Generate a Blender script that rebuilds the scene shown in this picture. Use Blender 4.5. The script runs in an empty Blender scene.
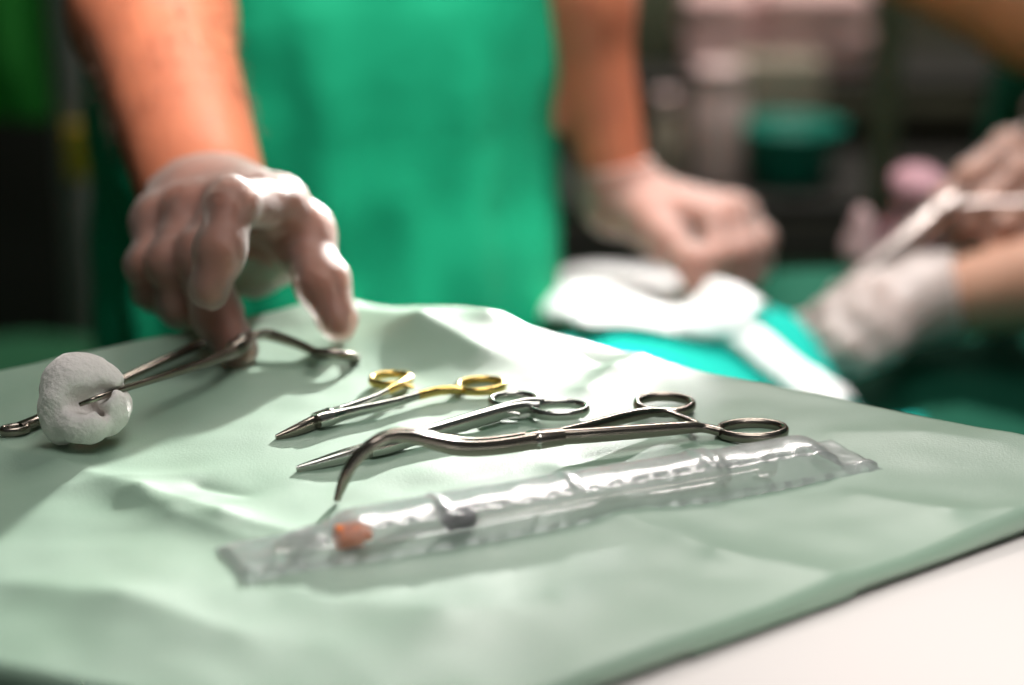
import bpy, bmesh, math, random
import numpy as np
from mathutils import Vector, Matrix, noise as mnoise

sc = bpy.context.scene
random.seed(7)
PI = math.pi
R = math.radians

# ------------------------------------------------------------------ camera
F_PX, PITCH, CAM_Z = 2000.0, R(17.5), 1.21
cam_d = bpy.data.cameras.new('camera')
cam_d.sensor_width = 36.0
cam_d.lens = 36.0 * F_PX / 1024
cam_d.clip_start = 0.05
cam_d.dof.use_dof = True
cam_d.dof.focus_distance = 0.878
cam_d.dof.aperture_fstop = 2.9
cam = bpy.data.objects.new('camera', cam_d)
cam.location = (0, 0, CAM_Z)
cam.rotation_euler = (PI / 2 - PITCH, 0, 0)
sc.collection.objects.link(cam)
sc.camera = cam

# ------------------------------------------------------------------ world, lamps, exposure
w = bpy.data.worlds.new('World'); sc.world = w; w.use_nodes = True
bg = w.node_tree.nodes['Background']
bg.inputs[0].default_value = (0.80, 0.90, 0.86, 1); bg.inputs[1].default_value = 0.07


def lamp(name, kind, loc, aim, energy, color, size=0.2, angle=60, blend=0.5):
    d = bpy.data.lights.new(name, kind)
    d.energy = energy; d.color = color
    if kind == 'SPOT':
        d.spot_size = R(angle); d.spot_blend = blend; d.shadow_soft_size = size
    elif kind == 'AREA':
        d.shape = 'DISK'; d.size = size
    o = bpy.data.objects.new(name, d)
    o.location = loc
    o.rotation_euler = (Vector(aim) - Vector(loc)).to_track_quat('-Z', 'Y').to_euler()
    sc.collection.objects.link(o)
    return o


lamp('surgical_lamp', 'SPOT', (0.335, 2.20, 1.335), (-0.115, 0.97, 0.90), 320, (1.0, 0.97, 0.94), 0.022, 18.5, 0.85)
lamp('theatre_lamp', 'SPOT', (0.35, 1.45, 2.30), (0.19, 1.40, 0.82), 150, (1.0, 0.98, 0.96), 0.06, 26, 0.85)
lamp('satellite_lamp', 'SPOT', (0.20, 0.98, 2.30), (-0.14, 1.30, 0.92), 200, (1.0, 0.98, 0.95), 0.06, 25, 0.9)
lamp('room_light', 'AREA', (0.25, 0.38, 2.5), (0.05, 0.70, 0.9), 13, (1.0, 0.97, 0.95), 1.0)
lamp('sheet_fill', 'SPOT', (0.62, 0.10, 2.1), (0.19, 0.64, 0.89), 42, (1.0, 0.96, 0.94), 0.08, 17, 1.0)  # unseen spot, added only to brighten the white sheet
lamp('background_fill', 'AREA', (0.4, 2.7, 2.7), (0.4, 2.9, 0.0), 44, (1.0, 0.93, 0.88), 1.0)  # added fill overhead, out of view, lifts the dark background and far forearm

vs = sc.view_settings
vs.view_transform = 'Standard'; vs.look = 'None'; vs.gamma = 1.0; vs.use_curve_mapping = False
vs.exposure = 0.0
sc.cycles.use_denoising = True
sc.cycles.max_bounces = 8
sc.cycles.transparent_max_bounces = 16
sc.cycles.sample_clamp_indirect = 4.0

# ------------------------------------------------------------------ pixel -> world helpers
CP, SP = math.cos(PITCH), math.sin(PITCH)


def sm(x, a, b):
    t = max(0, min(1, (x - a) / (b - a))); return t * t * (3 - 2 * t)


def ray(px, py):
    a, b = (px - 512) / F_PX, (342.5 - py) / F_PX
    return Vector((a, CP + b * SP, -SP + b * CP))


def gz(px, py, z):                       # the point seen at px,py that lies at height z
    r = ray(px, py); t = (z - CAM_Z) / r.z
    return Vector((r.x * t, r.y * t, z))


def gy(px, py, y):                       # the point seen at px,py that lies at depth y
    r = ray(px, py); t = y / r.y
    return Vector((r.x * t, y, CAM_Z + r.z * t))


TT = 0.9                                 # height of the draped tray


def gt(px, py, h):                       # h above the drape
    return gz(px, py, TT + h)


# ------------------------------------------------------------------ materials
def M(name, color, rough=0.5, metal=0.0, spec=0.5, bump=None, noise=None, sss=0.0, sheen=0.0, coat=0.0, trans=0.0, emit=None):
    """bump=(scale,strength,dist); noise=(color2,scale,low,high)."""
    m = bpy.data.materials.new(name); m.use_nodes = True
    nt = m.node_tree; b = nt.nodes['Principled BSDF']
    b.inputs['Base Color'].default_value = (*color, 1)
    b.inputs['Roughness'].default_value = rough
    b.inputs['Metallic'].default_value = metal
    b.inputs['Specular IOR Level'].default_value = spec
    if sss:
        b.inputs['Subsurface Weight'].default_value = sss
        b.inputs['Subsurface Radius'].default_value = (0.012, 0.005, 0.003)
        b.inputs['Subsurface Scale'].default_value = 1.0
    if sheen:
        b.inputs['Sheen Weight'].default_value = sheen
    if coat:
        b.inputs['Coat Weight'].default_value = coat
    if emit:
        b.inputs['Emission Color'].default_value = (*emit[0], 1); b.inputs['Emission Strength'].default_value = emit[1]
    tc = nt.nodes.new('ShaderNodeTexCoord')
    if noise:
        c2, s, lo, hi = noise
        n = nt.nodes.new('ShaderNodeTexNoise'); n.inputs['Scale'].default_value = s; n.inputs['Detail'].default_value = 4
        nt.links.new(tc.outputs['Object'], n.inputs['Vector'])
        mr = nt.nodes.new('ShaderNodeMapRange'); mr.inputs[1].default_value = lo; mr.inputs[2].default_value = hi
        nt.links.new(n.outputs['Fac'], mr.inputs[0])
        mx = nt.nodes.new('ShaderNodeMix'); mx.data_type = 'RGBA'
        mx.inputs[6].default_value = (*color, 1); mx.inputs[7].default_value = (*c2, 1)
        nt.links.new(mr.outputs[0], mx.inputs[0]); nt.links.new(mx.outputs[2], b.inputs['Base Color'])
    if bump:
        n = nt.nodes.new('ShaderNodeTexNoise'); n.inputs['Scale'].default_value = bump[0]; n.inputs['Detail'].default_value = 5
        nt.links.new(tc.outputs['Object'], n.inputs['Vector'])
        bp = nt.nodes.new('ShaderNodeBump'); bp.inputs['Strength'].default_value = bump[1]; bp.inputs['Distance'].default_value = bump[2]
        nt.links.new(n.outputs['Fac'], bp.inputs['Height']); nt.links.new(bp.outputs['Normal'], b.inputs['Normal'])
    return m


def clear_mat(name, tint, body, body_fac, rough, bump=None, gloss=1.0, edge=0.0):
    """thin clear film: see-through, a little milky, glossy by angle"""
    m = bpy.data.materials.new(name); m.use_nodes = True
    nt = m.node_tree; nt.nodes.clear()
    out = nt.nodes.new('ShaderNodeOutputMaterial')
    tr = nt.nodes.new('ShaderNodeBsdfTransparent'); tr.inputs[0].default_value = (*tint, 1)
    df = nt.nodes.new('ShaderNodeBsdfDiffuse'); df.inputs[0].default_value = (*body, 1)
    tl = nt.nodes.new('ShaderNodeBsdfTranslucent'); tl.inputs[0].default_value = (*body, 1)
    ad = nt.nodes.new('ShaderNodeMixShader'); ad.inputs[0].default_value = 0.55
    nt.links.new(df.outputs[0], ad.inputs[1]); nt.links.new(tl.outputs[0], ad.inputs[2])
    mx = nt.nodes.new('ShaderNodeMixShader'); mx.inputs[0].default_value = body_fac
    nt.links.new(tr.outputs[0], mx.inputs[1]); nt.links.new(ad.outputs[0], mx.inputs[2])
    lw = nt.nodes.new('ShaderNodeLayerWeight'); lw.inputs[0].default_value = 0.35
    ml = nt.nodes.new('ShaderNodeMath'); ml.operation = 'MULTIPLY_ADD'; ml.use_clamp = True     # a film is milkier seen edge on
    ml.inputs[1].default_value = edge; ml.inputs[2].default_value = body_fac
    nt.links.new(lw.outputs['Facing'], ml.inputs[0]); nt.links.new(ml.outputs[0], mx.inputs[0])
    gl = nt.nodes.new('ShaderNodeBsdfGlossy'); gl.inputs[0].default_value = (1, 1, 1, 1); gl.inputs['Roughness'].default_value = rough
    fr = nt.nodes.new('ShaderNodeFresnel'); fr.inputs[0].default_value = 1.46
    mu = nt.nodes.new('ShaderNodeMath'); mu.operation = 'MULTIPLY'; mu.inputs[1].default_value = gloss
    nt.links.new(fr.outputs[0], mu.inputs[0])
    mg = nt.nodes.new('ShaderNodeMixShader')
    nt.links.new(mu.outputs[0], mg.inputs[0]); nt.links.new(mx.outputs[0], mg.inputs[1]); nt.links.new(gl.outputs[0], mg.inputs[2])
    nt.links.new(mg.outputs[0], out.inputs[0])
    if bump:
        tc = nt.nodes.new('ShaderNodeTexCoord')
        n = nt.nodes.new('ShaderNodeTexNoise'); n.inputs['Scale'].default_value = bump[0]; n.inputs['Detail'].default_value = 3
        nt.links.new(tc.outputs['Object'], n.inputs['Vector'])
        bp = nt.nodes.new('ShaderNodeBump'); bp.inputs['Strength'].default_value = bump[1]; bp.inputs['Distance'].default_value = bump[2]
        nt.links.new(n.outputs['Fac'], bp.inputs['Height'])
        for q in (df, gl, fr):
            nt.links.new(bp.outputs['Normal'], q.inputs['Normal'])
    return m


def cloth_mat(name, color, rough, spec, bump, trans):
    m = M(name, color, rough, spec=spec, bump=bump)
    nt = m.node_tree; b = nt.nodes['Principled BSDF']; out = nt.nodes['Material Output']
    tl = nt.nodes.new('ShaderNodeBsdfTranslucent'); tl.inputs[0].default_value = (*color, 1)
    mx = nt.nodes.new('ShaderNodeMixShader'); mx.inputs[0].default_value = trans
    nt.links.new(b.outputs[0], mx.inputs[1]); nt.links.new(tl.outputs[0], mx.inputs[2]); nt.links.new(mx.outputs[0], out.inputs[0])
    return m


MT = {}
MT['drape'] = M('pale_green_nonwoven', (0.30, 0.43, 0.33), 0.45, spec=0.9, bump=(900, 0.25, 0.0006), noise=((0.26, 0.40, 0.29), 14, 0.35, 0.7))
MT['white_sheet'] = M('white_sheet', (0.88, 0.82, 0.79), 0.8, bump=(300, 0.2, 0.001))
MT['steel'] = M('brushed_steel', (0.50, 0.50, 0.46), 0.20, 1.0, bump=(400, 0.05, 0.0003))
MT['dark_steel'] = M('dull_steel', (0.27, 0.235, 0.20), 0.25, 1.0, bump=(400, 0.05, 0.0003))
MT['gold'] = M('gold_plating', (0.66, 0.47, 0.15), 0.26, 1.0)
MT['skin_tan'] = M('tanned_skin', (0.52, 0.165, 0.085), 0.45, spec=0.4, sss=0.12, bump=(160, 0.25, 0.002), noise=((0.42, 0.13, 0.07), 30, 0.35, 0.75))
MT['skin_pink'] = M('pink_skin', (0.60, 0.31, 0.24), 0.45, spec=0.4, sss=0.12, bump=(160, 0.2, 0.002), noise=((0.52, 0.25, 0.19), 30, 0.35, 0.75))
MT['skin_mid'] = M('light_brown_skin', (0.40, 0.21, 0.14), 0.5, spec=0.35, sss=0.1, bump=(160, 0.2, 0.002), noise=((0.34, 0.17, 0.11), 30, 0.35, 0.75))
MT['skin_orange'] = M('warm_brown_skin', (0.60, 0.27, 0.12), 0.5, spec=0.35, sss=0.1, bump=(160, 0.2, 0.002))
MT['skin_brown'] = M('brown_skin', (0.33, 0.17, 0.09), 0.5, spec=0.35, sss=0.1, bump=(160, 0.2, 0.002), noise=((0.26, 0.125, 0.07), 30, 0.35, 0.75))
MT['glove'] = clear_mat('thin_latex', (0.97, 0.93, 0.90), (0.60, 0.53, 0.48), 0.36, 0.55, (120, 0.35, 0.003), 0.6, 0.45)
MT['glove_white'] = clear_mat('white_latex', (0.97, 0.93, 0.90), (0.74, 0.69, 0.66), 0.72, 0.45, (110, 0.35, 0.003), 0.8)
MT['glove_thin'] = clear_mat('thin_pinkish_latex', (0.97, 0.92, 0.89), (0.62, 0.50, 0.46), 0.16, 0.5, (120, 0.35, 0.003), 0.6, 0.35)
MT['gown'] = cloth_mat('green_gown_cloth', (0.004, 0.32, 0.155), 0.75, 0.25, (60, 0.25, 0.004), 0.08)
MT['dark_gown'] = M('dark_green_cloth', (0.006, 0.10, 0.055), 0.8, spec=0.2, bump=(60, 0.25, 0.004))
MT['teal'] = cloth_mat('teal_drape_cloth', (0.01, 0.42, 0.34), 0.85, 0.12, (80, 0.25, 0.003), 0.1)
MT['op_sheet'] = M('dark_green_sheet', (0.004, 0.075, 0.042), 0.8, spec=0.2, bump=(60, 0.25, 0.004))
MT['gauze'] = M('white_gauze', (0.85, 0.84, 0.83), 0.9, spec=0.15, bump=(700, 0.5, 0.001))
MT['cotton'] = M('cotton_swab', (0.83, 0.78, 0.74), 0.95, spec=0.1, bump=(420, 0.7, 0.0016), sheen=0.3)
MT['plastic'] = clear_mat('clear_blister_plastic', (0.985, 0.985, 0.99), (0.92, 0.89, 0.93), 0.13, 0.24, (60, 0.25, 0.003), 0.6)
MT['barrel'] = clear_mat('clear_syringe_plastic', (0.97, 0.97, 0.96), (0.9, 0.9, 0.88), 0.10, 0.18, None, 0.4)
MT['orange'] = M('orange_plastic', (1.0, 0.22, 0.0), 0.4)
MT['rubber'] = M('black_rubber', (0.012, 0.012, 0.012), 0.5)
MT['wood'] = M('brown_wood', (0.22, 0.10, 0.05), 0.5, noise=((0.14, 0.06, 0.03), 18, 0.3, 0.7))
MT['grey_paint'] = M('grey_paint', (0.20, 0.20, 0.19), 0.45, spec=0.5)
MT['olive'] = M('olive_metal', (0.13, 0.15, 0.09), 0.5, 0.2)
MT['yellow'] = M('yellow_plastic', (0.60, 0.42, 0.02), 0.5)
MT['floor'] = M('green_vinyl', (0.03, 0.14, 0.07), 0.35, noise=((0.02, 0.11, 0.05), 8, 0.3, 0.7))
MT['wall'] = M('olive_brown_wall', (0.11, 0.105, 0.065), 0.8, noise=((0.085, 0.08, 0.05), 5, 0.3, 0.7))
MT['dark'] = M('dark_cabinet', (0.02, 0.019, 0.015), 0.6)
MT['pink'] = M('pale_pink_cloth', (0.80, 0.52, 0.49), 0.85, bump=(40, 0.3, 0.006))
MT['pale'] = M('pale_pink_plastic', (0.90, 0.66, 0.63), 0.5)
MT['dusty'] = M('dusty_pink', (0.34, 0.23, 0.23), 0.7)
MT['rose'] = M('rose_card', (0.36, 0.19, 0.22), 0.7)
MT['teal_plastic'] = M('teal_plastic', (0.005, 0.22, 0.15), 0.45)
MT['beige'] = M('beige_card', (0.34, 0.29, 0.22), 0.8)
MT['lime'] = M('bright_green_cloth', (0.02, 0.30, 0.03), 0.8, bump=(40, 0.3, 0.006))
MT['green_cloth'] = M('mid_green_cloth', (0.008, 0.11, 0.04), 0.85, bump=(40, 0.3, 0.006))
MT['worn_steel'] = M('satin_steel', (0.34, 0.29, 0.27), 0.42, 1.0)
MT['cap'] = M('cap_cloth', (0.02, 0.25, 0.16), 0.85)
MT['mask'] = M('mask_cloth', (0.35, 0.55, 0.60), 0.85)
MT['hair'] = M('dark_arm_hair', (0.10, 0.05, 0.03), 0.6)
MT['black'] = M('black_plastic', (0.012, 0.012, 0.012), 0.5)


# ------------------------------------------------------------------ object helpers
def link(name, verts, faces, mat, parent=None, smooth=True):
    me = bpy.data.meshes.new(name)
    me.from_pydata([tuple(map(float, v)) for v in verts], [], [tuple(int(i) for i in f) for f in faces])
    me.validate(); me.update()
    return link_mesh(name, me, mat, parent, smooth)


def link_mesh(name, me, mat, parent=None, smooth=True):
    if smooth:
        me.polygons.foreach_set('use_smooth', [True] * len(me.polygons))
    me.materials.append(mat)
    o = bpy.data.objects.new(name, me)
    sc.collection.objects.link(o)
    if parent is not None:
        o.parent = parent
        if parent.type == 'EMPTY' or True:
            o.matrix_parent_inverse = parent_world(parent).inverted()
    return o


def parent_world(o):
    m = Matrix.LocRotScale(o.location, o.rotation_euler, o.scale)
    if o.parent:
        return parent_world(o.parent) @ o.matrix_parent_inverse @ m
    return m


def link_bm(name, bm, mat, parent=None, smooth=True, angle=None):
    me = bpy.data.meshes.new(name)
    bmesh.ops.recalc_face_normals(bm, faces=bm.faces)
    bm.to_mesh(me); bm.free()
    o = link_mesh(name, me, mat, parent, smooth)
    if angle and smooth:
        for p in me.polygons:
            pass
        me.set_sharp_from_angle(angle=R(angle))
    return o


def tag(o, label, cat, group=None, kind=None):
    o['label'] = label; o['category'] = cat
    if group: o['group'] = group
    if kind: o['kind'] = kind
    return o


def thing(name, label, cat, loc=(0, 0, 0), rotz=0, group=None):
    o = bpy.data.objects.new(name, None); sc.collection.objects.link(o)
    o.empty_display_size = 0.05
    o.location = loc; o.rotation_euler = (0, 0, rotz)
    return tag(o, label, cat, group)


def struct(o):
    o['kind'] = 'structure'
    return o


def box_bm(bm, c, s, rot=None, bevel=0.0):
    m = Matrix.Translation(Vector(c))
    if rot is not None: m = m @ rot
    r = bmesh.ops.create_cube(bm, size=1.0, matrix=m @ Matrix.Diagonal((s[0], s[1], s[2], 1)))
    if bevel:
        es = list({e for v in r['verts'] for e in v.link_edges})
        bmesh.ops.bevel(bm, geom=es, offset=bevel, segments=2, profile=0.6, affect='EDGES')


def box(name, c, s, mat, parent=None, rotz=0, bevel=0.004):
    bm = bmesh.new(); box_bm(bm, c, s, Matrix.Rotation(rotz, 4, 'Z'), bevel)
    return link_bm(name, bm, mat, parent, True, 35)


def catmull(pts, n):
    P = [np.array(p, float) for p in pts]
    P = [2 * P[0] - P[1]] + P + [2 * P[-1] - P[-2]]
    out = []
    for i in range(1, len(P) - 2):
        for k in range(n):
            t = k / n
            a, b, c, d = P[i - 1], P[i], P[i + 1], P[i + 2]
            out.append(0.5 * (2 * b + (c - a) * t + (2 * a - 5 * b + 4 * c - d) * t * t + (3 * b - a - 3 * c + d) * t ** 3))
    out.append(P[-2])
    return np.array(out)


def sweep_geo(pts, wh, up=(0, 0, 1), n=6, seg=12, power=3.0, closed=False, raw=False):
    """tube along pts with a rounded-rectangle section; wh = (half width, half height) at each control point"""
    if raw:
        path = np.array(pts, float); W = np.array(wh, float)
    else:
        path = catmull(pts, n); W = catmull([(a, b, 0) for a, b in wh], n)[:, :2]
    up = np.array(up, float); N = len(path)
    if closed:
        T = np.roll(path, -1, 0) - np.roll(path, 1, 0)
    else:
        T = np.gradient(path, axis=0)
    T /= np.linalg.norm(T, axis=1)[:, None]
    V, Fc = [], []
    for i in range(N):
        s = np.cross(T[i], up); s /= max(np.linalg.norm(s), 1e-9)
        u = np.cross(s, T[i])
        for k in range(seg):
            a = 2 * PI * k / seg
            ca, sa = math.cos(a), math.sin(a)
            r = (abs(ca) ** power + abs(sa) ** power) ** (-1 / power)
            V.append(path[i] + s * (W[i][0] * ca * r) + u * (W[i][1] * sa * r))
    M_ = N if closed else N - 1
    for i in range(M_):
        j = (i + 1) % N
        for k in range(seg):
            l = (k + 1) % seg
            Fc.append((i * seg + k, i * seg + l, j * seg + l, j * seg + k))
    if not closed:
        Fc.append(tuple(reversed(range(seg)))); Fc.append(tuple((N - 1) * seg + k for k in range(seg)))
    return V, Fc


def sweep(name, pts, wh, mat, parent=None, **kw):
    V, Fc = sweep_geo(pts, wh, **kw)
    o = link(name, V, Fc, mat, parent)
    o.data.set_sharp_from_angle(angle=R(60))
    return o


def ring_geo(c, u, v, a, b, rw, rh, seg=48):
    c, u, v = Vector(c), Vector(u).normalized(), Vector(v)
    v = (v - u * v.dot(u)).normalized(); n = u.cross(v)
    pts = [np.array(c + u * (a * math.cos(t)) + v * (b * math.sin(t))) for t in [2 * PI * k / seg for k in range(seg)]]
    return sweep_geo(pts, [(rw, rh)] * seg, up=n, closed=True, raw=True, power=2.4)


def ring(name, c, u, v, a, b, rw, rh, mat, parent):
    V, Fc = ring_geo(c, u, v, a, b, rw, rh)
    return link(name, V, Fc, mat, parent)


def lathe_geo(p0, p1, prof, seg=24):
    """prof: list of (t along p0->p1 in metres, radius)"""
    p0, p1 = Vector(p0), Vector(p1); d = (p1 - p0).normalized()
    a = d.orthogonal().normalized(); b = d.cross(a)
    V, Fc = [], []
    for (t, r) in prof:
        for k in range(seg):
            an = 2 * PI * k / seg
            V.append(p0 + d * t + a * (r * math.cos(an)) + b * (r * math.sin(an)))
    for i in range(len(prof) - 1):
        for k in range(seg):
            l = (k + 1) % seg
            Fc.append((i * seg + k, i * seg + l, (i + 1) * seg + l, (i + 1) * seg + k))
    Fc.append(tuple(reversed(range(seg)))); Fc.append(tuple((len(prof) - 1) * seg + k for k in range(seg)))
    return V, Fc


def lathe(name, p0, p1, prof, mat, parent=None, seg=24):
    V, Fc = lathe_geo(p0, p1, prof, seg)
    o = link(name, V, Fc, mat, parent)
    o.data.set_sharp_from_angle(angle=R(40))
    return o


# ------------------------------------------------------------------ implicit surfaces (numpy surface nets)
def hash3(i, j, k):
    n = (i * 374761393 + j * 668265263 + k * 2147483647 % 1013904223) & 0x7fffffff
    n = ((n ^ (n >> 13)) * 1274126177) & 0x7fffffff
    return (n & 0xffff) / 65535.0


def vnoise(P):
    I = np.floor(P).astype(np.int64); f = P - I; f = f * f * (3 - 2 * f)
    r = 0
    for dx in (0, 1):
        for dy in (0, 1):
            for dz in (0, 1):
                wgt = (f[:, 0] if dx else 1 - f[:, 0]) * (f[:, 1] if dy else 1 - f[:, 1]) * (f[:, 2] if dz else 1 - f[:, 2])
                r = r + wgt * hash3(I[:, 0] + dx, I[:, 1] + dy, I[:, 2] + dz)
    return r * 2 - 1


def cone(P, a, b, r1, r2):
    a = np.array(a, float); b = np.array(b, float); ba = b - a
    pa = P - a
    t = np.clip(pa @ ba / max(ba @ ba, 1e-12), 0, 1)
    return np.linalg.norm(pa - t[:, None] * ba, axis=1) - (r1 + (r2 - r1) * t)


def ell(P, c, r, Rm=None):
    q = P - np.array(c, float)
    if Rm is not None: q = q @ Rm
    r = np.array(r, float)
    k0 = np.linalg.norm(q / r, axis=1); k1 = np.linalg.norm(q / (r * r), axis=1)
    return k0 * (k0 - 1) / np.maximum(k1, 1e-9)


def smin(a, b, k):
    h = np.maximum(k - np.abs(a - b), 0) / k
    return np.minimum(a, b) - h * h * k * 0.25


def smax(a, b, k):
    return -smin(-a, -b, k)


def nets(f, lo, hi, h, margin=0.03):
    lo = np.array(lo, float); hi = np.array(hi, float); B = 8
    nb = np.ceil((hi - lo) / (h * B)).astype(int)
    n = nb * B
    cx = [lo[a] + (np.arange(nb[a]) + 0.5) * B * h - h * 0.5 for a in range(3)]
    G = np.stack(np.meshgrid(*cx, indexing='ij'), -1).reshape(-1, 3)
    fc = np.concatenate([f(G[i:i + 100000]) for i in range(0, len(G), 100000)])
    act = np.abs(fc) < B * h * 0.87 * 1.15 + margin
    val = np.repeat(np.repeat(np.repeat(np.where(fc < 0, -1.0, 1.0).reshape(nb), B, 0), B, 1), B, 2)
    ids = np.argwhere(act.reshape(nb))
    loc = np.stack(np.meshgrid(*[np.arange(B)] * 3, indexing='ij'), -1).reshape(-1, 3)
    idx = (ids[:, None, :] * B + loc[None]).reshape(-1, 3)
    for i in range(0, len(idx), 150000):
        ii = idx[i:i + 150000]
        val[ii[:, 0], ii[:, 1], ii[:, 2]] = f(lo + ii * h)
    s = val < 0
    cnt = np.zeros(n - 1, np.int8)
    offs = [(a, b, c) for a in (0, 1) for b in (0, 1) for c in (0, 1)]
    sl = lambda o: tuple(slice(o[a], n[a] - 1 + o[a]) for a in range(3))
    for o in offs: cnt += s[sl(o)]
    cells = np.argwhere((cnt > 0) & (cnt < 8))
    cid = -np.ones(n - 1, np.int64); cid[tuple(cells.T)] = np.arange(len(cells))
    acc = np.zeros((len(cells), 3)); num = np.zeros(len(cells))
    for o1 in offs:
        for ax in range(3):
            if o1[ax] == 0:
                o2 = list(o1); o2[ax] = 1
                v1 = val[tuple((cells + o1).T)]; v2 = val[tuple((cells + o2).T)]
                m = (v1 < 0) != (v2 < 0)
                t = np.where(m, v1 / np.where(m, v1 - v2, 1), 0)
                p = np.array(o1, float)[None].repeat(len(cells), 0); p[:, ax] += t
                acc += p * m[:, None]; num += m
    V = lo + (cells + acc / num[:, None]) * h
    quads = []
    for ax in range(3):
        b, c = (ax + 1) % 3, (ax + 2) % 3
        e = np.zeros(3, int); e[ax] = 1
        s1 = s[tuple(slice(0, n[a] - (1 if a == ax else 0)) for a in range(3))]
        s2 = s[tuple(slice(1 if a == ax else 0, n[a]) for a in range(3))]
        E = np.argwhere(s1 != s2)
        E = E[(E[:, b] > 0) & (E[:, c] > 0) & (E[:, b] < n[b] - 1) & (E[:, c] < n[c] - 1)]
        sgn = s[tuple(E.T)]
        eb = np.zeros(3, int); eb[b] = 1; ec = np.zeros(3, int); ec[c] = 1
        q = np.stack([cid[tuple((E - eb - ec).T)], cid[tuple((E - ec).T)], cid[tuple(E.T)], cid[tuple((E - eb).T)]], 1)
        q[~sgn] = q[~sgn][:, ::-1]
        quads.append(q)
    Q = np.concatenate(quads); Q = Q[(Q >= 0).all(1)]
    return V, Q


def sdf_obj(name, f, lo, hi, h, mat, parent=None, margin=0.03):
    V, Q = nets(f, lo, hi, h, margin)
    me = bpy.data.meshes.new(name)
    me.vertices.add(len(V)); me.vertices.foreach_set('co', V.astype(np.float32).ravel())
    me.loops.add(len(Q) * 4); me.loops.foreach_set('vertex_index', Q.astype(np.int32).ravel())
    me.polygons.add(len(Q)); me.polygons.foreach_set('loop_start', np.arange(0, len(Q) * 4, 4, dtype=np.int32))
    try: me.polygons.foreach_set('loop_total', np.full(len(Q), 4, dtype=np.int32))
    except Exception: pass
    me.update(calc_edges=True); me.validate()
    return link_mesh(name, me, mat, parent)


# ------------------------------------------------------------------ hands
FR = {'index': (.0110, .0104, .0101, .0091), 'middle': (.0113, .0107, .0102, .0092), 'ring': (.0105, .0095, .0086, .0077),
      'pinky': (.0095, .0084, .0076, .0068), 'thumb': (.0130, .0122, .0114, .0093)}


def hand_points(spec):
    H = {}
    for k, v in spec.items():
        H[k] = [np.array(gy(*p)) for p in v]
    return H


def hand_sdf(H, grow=0.0, web=()):
    wr = H['wrist'][0]
    lo = np.min([p for v in H.values() for p in v], 0); hi = np.max([p for v in H.values() for p in v], 0)

    def f(P):
        palm = None
        for k in ('index', 'middle', 'ring', 'pinky'):
            d = cone(P, wr + (H[k][0] - wr) * 0.12, H[k][0] - (H[k][0] - wr) * 0.04, .0150 + grow, .0128 + grow)
            palm = d if palm is None else smin(palm, d, .012)
        th = H['thumb']
        palm = smin(palm, cone(P, wr + (th[0] - wr) * 0.5, th[0], .017 + grow, .0175 + grow), .015)
        palm = smin(palm, cone(P, th[0], th[1], .0160 + grow, .0122 + grow), .012)
        for a, b, r1, r2 in [q_[:4] for q_ in web]:
            palm = smin(palm, cone(P, a, b, r1 + grow, r2 + grow), .012)
        fing = None
        for k in ('index', 'middle', 'ring', 'pinky', 'thumb'):
            J = H[k]; r = FR[k]; d = None
            for i in range(3):
                c = cone(P, J[i], J[i + 1], r[i] + grow, r[i + 1] + grow)
                d = c if d is None else smin(d, c, .004)
            for i in (1, 2):                         # knuckle swelling
                d = smin(d, np.linalg.norm(P - J[i], axis=1) - (r[i] * 1.015 + grow), .006)
            palm = smin(palm, d, .009) if k == 'thumb' else palm
            if k != 'thumb':
                fing = d if fing is None else smin(fing, d, .0008)
        return smin(palm, fing, .008)
    return f, lo, hi


def glove_obj(H, wrist_end, mat, parent, web=(), grow=.0012, h=.0021, cuff=.036, cuff_r=.004, name='glove', seed=0.0, wr_r=.0275):
    """a thin glove around the hand with a loose rolled cuff over the wrist"""
    hf, lo, hi = hand_sdf(H, grow, web)
    wr = H['wrist'][0]; we = np.array(wrist_end, float); ax = we - wr; ax /= np.linalg.norm(ax)
    mid = sum(H[k][0] for k in ('index', 'middle', 'ring', 'pinky')) / 4

    def f(P):
        d = hf(P)
        a = wr; b = wr + ax * cuff
        d = smin(d, cone(P, wr + (mid - wr) * .25, a, wr_r * .8 + grow, wr_r + .001 + cuff_r * .4), .018)
        d = smin(d, cone(P, a, b, wr_r + .001 + cuff_r * .4, wr_r + .002 + cuff_r), .012)
        # wrinkles: long folds across the back, finer near the fingers
        rg = np.maximum(0, 1 - np.abs(vnoise(P * np.array([62, 34, 48]) + seed + 3.7)) * 2.2) ** 3 * .0009
        n1 = -rg + vnoise(P * 55 + seed) * .0007 + vnoise(P * np.array([150, 110, 150]) + 9.1 + seed) * .0005
        return np.maximum(d + n1, (P - (b - ax * .004)) @ ax)
    return sdf_obj(name, f, lo - .05, hi + .06, h, mat, parent, .01)


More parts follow.
